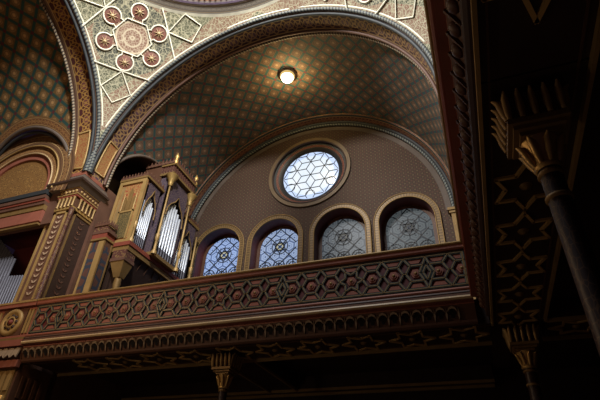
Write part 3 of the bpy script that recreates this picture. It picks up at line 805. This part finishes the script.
# capital: neck, block with little balusters, red fillet, tile frieze; the narrow left pilaster stands further back
SPL = -11.50
def stepped(mb, e, z0, z1, back=.14):
    mb.box(SPL-e, sx1+e, sy0-e, sy1+min(e, .03), z0, z1); mb.box(sx0-e, SPL-e, sy0+back-e, sy1+min(e, .03), z0, z1); return mb
stepped(MB(), .05, 7.76, 7.84).build('neck_moulding', M['gold'], pr)
stepped(MB(), .02, 7.84, 8.22).build('capital_block', M['brown'], pr)
for x, y in [(SPL+.03+k*.148, sy0-.05) for k in range(5)] + [(sx0+.04, sy0+.09), (sx0+.19, sy0+.09), (sx0+.33, sy0+.09)]:
    MB().lathe([(.045,7.85),(.028,7.92),(.03,8.1),(.05,8.2)], (x, y, 0), 8).build('baluster', M['goldp'], pr)
for k in range(1, 6):
    y = sy0 + k*(sy1-sy0)/6
    MB().lathe([(.045,7.85),(.028,7.92),(.03,8.1),(.05,8.2)], (sx1+.06, y, 0), 8).build('baluster', M['goldp'], pr)
stepped(MB(), .07, 8.22, 8.29).build('red_fillet', M['red'], pr)
stepped(stepped(MB(), .09, 8.29, 8.325), .09, 8.53, 8.57).build('gilt_fillet', M['goldp'], pr)
stepped(MB(), .07, 8.325, 8.53).build('tile_frieze', M['brown'], pr)
tl = MB()
for x, y in [(SPL+.04+k*.14, sy0-.07) for k in range(5)] + [(sx0+.02+k*.14, sy0+.07) for k in range(3)]:
    tl.lathe([(.06,0),(.05,.02),(.001,.03)], (x, y, 8.425), 8, (0,-1,0))
for k in range(7):
    tl.lathe([(.05,0),(.04,.015),(.001,.025)], (sx1+.07, sy0+.06+k*.13, 8.42), 8, (1,0,0))
tl.build('tile_boss', M['goldp'], pr)
MB().taper(sx0-.06, sx1+.10, sy0-.11, sy1+.05, 8.55, sx0-.14, sx1+.22, sy0-.24, sy1+.10, 8.72).build('cavetto', M['greyb'], pr)
MB().box(sx0-.16, sx1+.24, sy0-.26, sy1+.12, 8.72, 8.80).build('cornice', M['dark'], pr)
MB().taper(sx0-.12, sx1+.2, sy0-.22, sy1+.1, 8.80, sx0, sx1+.12, sy0-.12, sy1, 9.02).build('impost', M['greyb'], pr)
MB().box(sx0, sx1+.13, sy0-.13, sy1, 9.02, 9.16).build('impost_band', M['redb'], pr)
# gilded arch-foot panels standing on the impost
# lower pier below the gallery
MB().box(-12.1, -10.56, 8.56, 9.6, FL, 3.05).build('lower_shaft', M['brown'], pr)
lp = MB().box(-12.05, -10.62, 8.52, 8.56, 2.05, 2.95).build('lower_panel', M['goldd'], pr)
bl = MB()
for k in range(8):
    x = -12.0 + k*.185
    bl.prism([(-.06,0),(.06,0),(.07,.34),(0,.46),(-.07,.34)], (x, 8.52, 2.42), (1,0,0), (0,0,1), (0,-.03,0))
bl.build('lower_arcade', M['goldp'], lp)
lc = MB()
for k in range(5): lc.lathe([(.05,2.0),(.09,2.12),(.10,2.2),(.08,2.3)], (-10.72-.3*k, 8.52, 0), 10)
lc.build('lower_capital', M['gold'], pr)
sb = MB()
for k in range(4): sb.prism([(-.05,0),(.05,0),(.05,.5),(-.05,.5)], (-10.56, 8.78+.2*k, 2.3), (0,1,0), (0,0,1), (.02,0,0))
sb.build('side_arcade', M['brown'], pr)

rp = thing('corner_pier', 'sliver of the right corner pier beside the red edge of the side gallery', 'pier', (.9, 9.0, 3.5))
MB().box(.50, 1.4, 8.62, 9.4, 3.56, 7.8).build('shaft', M['brown'], rp)
MB().box(.44, 1.4, 8.50, 9.42, 7.8, 8.2).build('capital_block', M['goldd'], rp)
MB().box(.40, 1.4, 8.46, 9.44, 8.2, 8.28).box(.38, 1.4, 8.44, 9.45, 8.5, 8.56).box(.42, 1.4, 8.48, 9.44, 7.74, 7.82).build('gilt_fillet', M['gold'], rp)
MB().box(.42, 1.4, 8.48, 9.44, 8.28, 8.5).build('tile_frieze', M['brown'], rp)
MB().taper(.36, 1.4, 8.42, 9.46, 8.56, .30, 1.4, 8.34, 9.5, 8.8).box(.34, 1.4, 8.38, 9.48, 8.8, 9.1).build('cornice', M['greyb'], rp)
pw = MB().box(.16, .40, 13.92, YB-.01, 3.5, 8.9).box(.10, .42, 13.88, YB-.01, 8.9, 9.0).box(.06, .42, 13.84, YB-.01, 9.0, 9.1)
struct('trim_pilaster', pw, M['goldd'])

# ================================================================== RANK OF PIPES IN THE LEFT RECESS
def pipe(mb, foot, x, y, z0, z1, r, fh=.32):
    mb.lathe([(r, z0+fh), (r, z1), (r*.8, z1+.004), (r*.8, z1-.05)], (x, y, 0), 12)
    mb.lathe([(r*.35, z0), (r, z0+fh)], (x, y, 0), 12)
    return mb
lo = thing('organ_pipes', 'sloping rank of grey organ pipes in the dark recess at far left', 'organ pipes', (-12.9, 9.2, 3.6))
for k in range(11):
    pipe(MB(), None, -14.5+.13*k, 9.1, 3.7, 7.70-.105*k, .042).build('pipe', M['pipe_dark'], lo)
for k in range(10):
    pipe(MB(), None, -13.1+.11*k, 8.95, 3.7, 5.95-.01*k, .034).build('pipe', M['pipe_dark'], lo)
MB().box(-14.6, -11.95, 8.85, 9.25, 3.5, 3.72).build('wind_chest', M['dark'], lo)

# ================================================================== ORGAN
og = thing('pipe_organ', 'gilded organ case with silver pipes standing left of the windows', 'organ', (-10.1, 11.7, 3.55))
OX, OY0, OY1 = -9.56, 9.95, 13.45
bays = [9.97, 10.88, 12.22, 13.40]
MB().box(XL+.02, OX-.22, OY0+.04, OY1, 7.15, 9.72).build('case', M['dark'], og)
MB().box(XL+.02, OX-.25, bays[1], bays[2], 9.72, 10.9).build('tower_core', M['dark'], og)
MB().box(XL+.02, OX+.05, OY0-.06, OY1+.05, 7.03, 7.17).build('red_base_band', M['red'], og)
MB().box(XL+.02, OX+.02, OY0-.03, OY1+.02, 6.86, 7.03).build('gilt_base_band', M['goldd'], og)
# front panel towards the nave (faces -y)
MB().box(-10.68, OX, OY0, OY0+.05, 7.17, 9.72).build('front_panel', M['redfret'], og)
fr = MB().box(-10.68, -10.57, OY0-.05, OY0, 7.17, 9.72).box(OX-.14, OX, OY0-.05, OY0, 7.17, 9.72).box(-10.57, OX-.14, OY0-.05, OY0, 9.58, 9.72).box(-10.57, OX-.14, OY0-.05, OY0, 7.17, 7.27)
fr.build('front_frame', M['goldp'], og)
MB().box(-10.54, -10.42, OY0-.02, OY0, 7.3, 9.5).build('green_strip', M['strapg'], og)
gr = MB().box(-10.32, -9.83, OY0-.03, OY0, 7.35, 8.35).build('grille', M['grille'], og)
gf = MB().box(-10.38, -10.32, OY0-.05, OY0, 7.3, 8.42).box(-9.83, -9.77, OY0-.05, OY0, 7.3, 8.42).box(-10.38, -9.77, OY0-.05, OY0, 8.36, 8.43)
gf.build('grille_frame', M['goldp'], og)
ga = MB()
for k in range(3):
    cx = -10.25 + .175*k; top = 9.0 + (.35 if k == 1 else .0)
    ga.prism([(-.075,0),(.075,0),(.075,top-8.6),(0,top-8.42),(-.075,top-8.6)], (cx, OY0, 8.45), (1,0,0), (0,0,1), (0,-.04,0))
ga.build('gothic_arcade', M['goldd'], og)
for k in range(2):
    cx = -10.32 + .5*k
    MB().tube([(cx, OY0-.03, 8.45), (cx, OY0-.03, 9.05), (cx, OY0-.03, 9.2)], [.025,.02,.004], 6).build('pinnacle', M['goldp'], og)
def crest(mb, p, q, n, h, th, w_=.9):
    p = Vector(p); q = Vector(q); ex = (q-p)/n; nrm = ex.cross(Vector((0,0,1))).normalized()
    for k in range(n):
        mb.prism([(0,0),(1,0),(1,.35*h),(.72,.45*h),(.5,h),(.28,.45*h),(0,.35*h)], p + ex*k, ex, (0,0,1), nrm*th)
    return mb
cr = MB(); crest(cr, (-10.7, OY0-.02, 9.80), (OX, OY0-.02, 9.80), 9, .22, .04)
cr.build('crest', M['redgold'], og)
MB().box(-10.70, OX+.04, OY0-.07, OY0+.1, 9.72, 9.80).build('cornice', M['goldd'], og)
cr = MB(); crest(cr, (OX, OY0, 9.80), (OX, bays[1]-.05, 9.80), 6, .20, .04); cr.build('crest', M['redgold'], og)
MB().box(OX-.14, OX+.05, OY0, bays[1], 9.72, 9.80).build('cornice', M['goldd'], og)
# third (far) bay top
MB().box(OX-.24, OX+.02, bays[2]+.05, bays[3]+.05, 9.60, 9.72).build('cornice', M['goldd'], og)
cr = MB(); crest(cr, (OX-.02, bays[2]+.1, 9.72), (OX-.02, bays[3], 9.72), 7, .18, .04); cr.build('crest', M['redgold'], og)
# pipes, feet and fretwork of the three bays
def bay(y0, y1, xf, zb, ztop, n, shape, frz):
    sp_ = (y1-y0-.2)/n
    for k in range(n):
        y = y0+.1+sp_*(k+.5); f = (k+.5)/n
        z1 = zb + (ztop-zb)*shape(f)
        pb = MB().lathe([(sp_*.34, zb), (sp_*.34, z1), (sp_*.27, z1+.003), (sp_*.27, z1-.05)], (xf-.10, y, 0), 12).build('pipe', M['pipe'], og)
        MB().lathe([(sp_*.14, 7.18), (sp_*.36, zb-.02), (sp_*.39, zb)], (xf-.10, y, 0), 10).build('pipe_foot', M['pipe_dark'], pb)
        MB().prism([(-sp_*.26,0),(sp_*.26,0),(0,.14)], (xf-.10+sp_*.35, y, zb+.03), (0,1,0), (0,0,1), (-.04,0,0)).build('mouth', M['lead'], pb)
    # pierced screen with an ogee opening
    yc = (y0+y1)/2; hw = (y1-y0)/2-.04
    ar = [(-hw*.92,-.75),(-hw*.86,-.42),(-hw*.6,-.16),(-hw*.25,.02),(0,.30),(hw*.25,.02),(hw*.6,-.16),(hw*.86,-.42),(hw*.92,-.75)]
    f_ = MB(); top = frz-ztop
    for i in range(len(ar)-1):
        a, b_ = ar[i], ar[i+1]
        f_.prism([(a[0],a[1]),(b_[0],b_[1]),(b_[0],top),(a[0],top)], (xf, yc, ztop), (0,1,0), (0,0,1), (-.03,0,0))
    f_.build('fretwork', M['fret'], og)
    MB().tube([(xf+.01, yc+a, ztop+b_) for a, b_ in ar], .022, 6).build('ogee_rib', M['goldd'], og)
bay(bays[0]+.1, bays[1]-.08, OX-.02, 7.62, 9.20, 6, lambda f: .80+.2*sin(pi*min(1, f*1.05)), 9.72)
bay(bays[1]+.06, bays[2]-.06, OX+.18, 7.62, 9.60, 7, lambda f: .78+.22*(1-abs(2*f-1)), 10.45)
bay(bays[2]+.1, bays[3]-.06, OX-.02, 7.62, 8.95, 6, lambda f: .80+.2*(1-abs(2*f-1)), 9.60)
MB().box(OX-.25, OX+.20, bays[1], bays[2], 7.17, 7.30).build('tower_base', M['goldd'], og)
MB().box(OX-.25, OX+.05, bays[1], bays[1]+.05, 7.3, 10.45).box(OX-.25, OX+.05, bays[2]-.05, bays[2], 7.3, 10.45).build('tower_side', M['fret'], og)
def pillar(x, y, z0, z1, cap=True):
    p = MB().lathe([(.09,z0),(.09,z0+.1),(.05,z0+.16),(.045,z0+.5),(.07,z0+.55),(.07,z0+.75),(.04,z0+.8),(.034,z1-.34),(.05,z1-.32)], (x, y, 0), 12).build('pillar', M['goldp'], og)
    if cap:
        MB().lathe([(.06,z1-.46),(.09,z1-.38),(.10,z1-.26),(.20,z1-.08),(.24,z1)], (x, y, 0), 10).build('pillar_capital', M['gold'], p)
        MB().box(x-.17, x+.17, y-.17, y+.17, z1, z1+.06).build('pillar_abacus', M['goldd'], p)
pillar(OX+.22, bays[1], 7.17, 10.45); pillar(OX+.22, bays[2], 7.17, 10.45)
pillar(OX, bays[3], 7.17, 9.6, False); pillar(OX-.03, bays[0]+.02, 7.17, 9.7, False)
# tower entablature: gallery of little arches, crest and finials
en = MB().box(OX-.3, OX+.30, bays[1]-.08, bays[2]+.08, 10.51, 10.60).box(OX-.3, OX+.32, bays[1]-.10, bays[2]+.10, 10.94, 11.02); en.build('entablature', M['goldd'], og)
MB().box(OX-.3, OX+.25, bays[1]-.04, bays[2]+.04, 10.60, 10.94).build('entablature_core', M['brown'], og)
da = MB()
for k in range(11):
    y = bays[1] + .02 + k*(bays[2]-bays[1]-.04)/10
    da.prism([(-.035,0),(.035,0),(.035,.24),(0,.32),(-.035,.24)], (OX+.25, y, 10.61), (0,1,0), (0,0,1), (.03,0,0))
for k in range(5):
    da.prism([(-.035,0),(.035,0),(.035,.24),(0,.32),(-.035,.24)], (OX-.26+k*.12, bays[1]-.04, 10.61), (1,0,0), (0,0,1), (0,-.03,0))
da.build('arcade', M['redgold'], og)
cr = MB(); crest(cr, (OX+.28, bays[1]-.08, 11.02), (OX+.28, bays[2]+.08, 11.02), 10, .26, .04); crest(cr, (-10.6, bays[1]-.08, 11.02), (OX+.28, bays[1]-.08, 11.02), 8, .26, .04)
cr.build('crest', M['redgold'], og)
MB().box(-10.62, OX-.25, bays[1]-.06, bays[1]+.02, 9.8, 11.02).build('tower_flank', M['brown'], og)
for y in (bays[1]-.04, bays[2]+.04):
    MB().lathe([(.07,11.0),(.09,11.1),(.05,11.2),(.06,11.26),(.09,11.34),(.05,11.44),(.001,11.56)], (OX+.26, y, 0), 10).build('finial', M['gold'], og)
# lower case under the overhang
MB().box(XL+.02, -10.12, OY0+.15, OY1, 3.55, 6.88).build('lower_case', M['dark'], og)
MB().taper(XL+.02, -10.12, OY0+.3, OY1-.1, 5.3, XL+.02, OX-.06, OY0+.1, OY1-.02, 6.86).build('cove', M['dark'], og)
rb = MB()
for k in range(9):
    y = OY0+.45+k*.36
    rb.tube([(-10.10, y, 5.3), (-9.98, y, 5.85), (-9.80, y, 6.4), (OX-.04, y, 6.84)], .02, 5)
rb.build('cove_rib', M['brown'], og)
# console at the near corner
MB().taper(OX-.34, OX-.12, OY0+.08, OY0+.3, 6.0, OX-.52, OX, OY0-.04, OY0+.4, 6.5).build('console', M['goldd'], og)
MB().box(OX-.54, OX+.02, OY0-.06, OY0+.42, 6.5, 6.6).build('console_cap', M['brownp'], og)
MB().box(OX-.52, OX, OY0-.04, OY0+.40, 6.6, 6.88).build('console_block', M['redgold'], og)
MB().lathe([(.02,5.1),(.06,5.2),(.05,5.3),(.09,5.45),(.07,5.55),(.12,5.8),(.10,6.0)], (OX-.23, OY0+.19, 0), 12).build('console_drop', M['goldd'], og)

# side case between the pier and the organ
sc = thing('organ_side_case', 'low painted case with a red band between the pier and the organ', 'organ case', (-10.5, 9.7, 3.55))
MB().box(-10.71, -10.16, 9.54, 9.88, 3.55, 7.1).build('body', M['brown'], sc)
MB().box(-10.71, -10.64, 9.50, 9.54, 3.6, 7.05).box(-10.36, -10.16, 9.50, 9.54, 3.6, 7.05).build('gilt_stile', M['goldp'], sc)
MB().box(-10.66, -10.34, 9.52, 9.54, 3.6, 7.05).build('front_panel', M['bluep'], sc)
MB().box(-10.16, -10.145, 9.58, 9.83, 3.7, 6.9).build('side_panel', M['bluep'], sc)
MB().box(-10.16, -10.13, 9.50, 9.54, 3.6, 7.05).box(-10.16, -10.13, 9.83, 9.88, 3.6, 7.05).build('side_stile', M['goldd'], sc)
MB().box(-10.715, -10.12, 9.49, 9.88, 7.1, 7.17).build('moulding', M['goldd'], sc)
MB().box(-10.71, -10.14, 9.50, 9.88, 7.17, 7.34).build('red_band', M['red'], sc)
MB().box(-10.715, -10.08, 9.485, 9.88, 7.34, 7.44).build('cap', M['brownp'], sc)
MB().box(-10.70, -10.18, 9.50, 9.86, 7.44, 7.62).build('attic', M['redgold'], sc)
cr = MB(); crest(cr, (-10.71, 9.51, 7.62), (-10.14, 9.51, 7.62), 5, .2, .04); crest(cr, (-10.16, 9.51, 7.62), (-10.16, 9.86, 7.62), 4, .2, .04)
cr.build('crest', M['redgold'], sc)

# ================================================================== LAMP IN THE VAULT
LP = (C0 + .1, 11.05, ZS + RV - .02)
lm = thing('ceiling_lamp', 'round glowing ceiling lamp in the crown of the lattice vault', 'lamp', (LP[0], LP[1], LP[2]-.3))
MB().lathe([(.36,0),(.38,-.04),(.36,-.08),(.28,-.09)], LP, 28).build('rim', M['dark'], lm)
MB().lathe([(.30,-.07),(.29,-.13),(.25,-.19)], LP, 24).build('amber_bowl', mat('amber_glass', lambda T: T.mix(T.noise(9.0, 2), (.9,.55,.16), (1,.74,.30)), .3, emit=.8), lm)
MB().lathe([(.255,-.18),(.22,-.27),(.14,-.34),(.06,-.37),(.001,-.38)], LP, 24).build('glowing_bowl', M['bulb'], lm)
MB().lathe([(.02,-.37),(.03,-.385),(.02,-.41),(.001,-.42)], LP, 10).build('knob', M['gold'], lm)

# ================================================================== LIGHT
def light(name, kind, loc, energy, color, **kw):
    d = bpy.data.lights.new(name, kind); d.energy = energy; d.color = color
    for k, v in kw.items(): setattr(d, k, v)
    o = bpy.data.objects.new(name, d); COL.objects.link(o); o.location = (loc[0], loc[1], loc[2]+EYE); return o
def aim(o, p):
    d = Vector((p[0], p[1], p[2]+EYE)) - o.location
    o.rotation_euler = d.to_track_quat('-Z', 'Y').to_euler()
light('lamp_bulb', 'POINT', (LP[0], LP[1], LP[2]-.55), 125, (1,.74,.32), shadow_soft_size=.12)
# daylight through the drum windows of the dome
a = light('drum_window_light', 'SPOT', (C0+2.5, YC-2.7, ZS+R+1.9), 8800, (1,.97,.90), shadow_soft_size=.6, spot_size=radians(64), spot_blend=.5); aim(a, (-9.3, 7.2, 13.9))
a = light('drum_window_light', 'SPOT', (C0-2.5, YC-2.7, ZS+R+1.9), 8800, (1,.97,.90), shadow_soft_size=.6, spot_size=radians(64), spot_blend=.5); aim(a, (-1.0, 7.2, 13.9))
a = light('drum_day_light', 'AREA', (C0, YC-1.0, ZS+R+3.2), 1150, (.95,.97,1), size=4.0); aim(a, (C0, 6.5, 4))
# warm chandelier light of the ark arm, out of the picture on the left
light('chandelier_light', 'POINT', (-9.7, 4.3, 5.3), 300, (1,.68,.40), shadow_soft_size=.5)
# unseen low warm light from the left, placed to reach the soffits
light('low_left_light', 'POINT', (-7.0, 2.6, -.3), 60, (1,.80,.58), shadow_soft_size=.25)

wd = bpy.data.worlds.new('World'); S.world = wd; wd.use_nodes = True
wd.node_tree.nodes['Background'].inputs[0].default_value = (.35,.2,.45,1); wd.node_tree.nodes['Background'].inputs[1].default_value = .02

# ================================================================== CAMERA
p, r, y = radians(35.4), radians(2.4), radians(-21.2)
fw = Vector((sin(y)*cos(p), cos(y)*cos(p), sin(p))); rt = Vector((cos(y), -sin(y), 0)); up = rt.cross(fw)
r2 = rt*cos(r) + up*sin(r); u2 = up*cos(r) - rt*sin(r)
cd = bpy.data.cameras.new('Camera'); cd.sensor_width = 36; cd.lens = 459/600*36; cd.clip_start = .05
co = bpy.data.objects.new('Camera', cd); COL.objects.link(co)
mw = Matrix((r2, u2, -fw)).transposed().to_4x4(); mw.translation = (0, 0, EYE); co.matrix_world = mw
S.camera = co
S.view_settings.view_transform = 'Standard'; S.view_settings.look = 'None'; S.view_settings.gamma = 1; S.view_settings.exposure = 0
S.view_settings.use_curve_mapping = False
for o in bpy.data.objects:
    if '_o' in o: del o['_o']
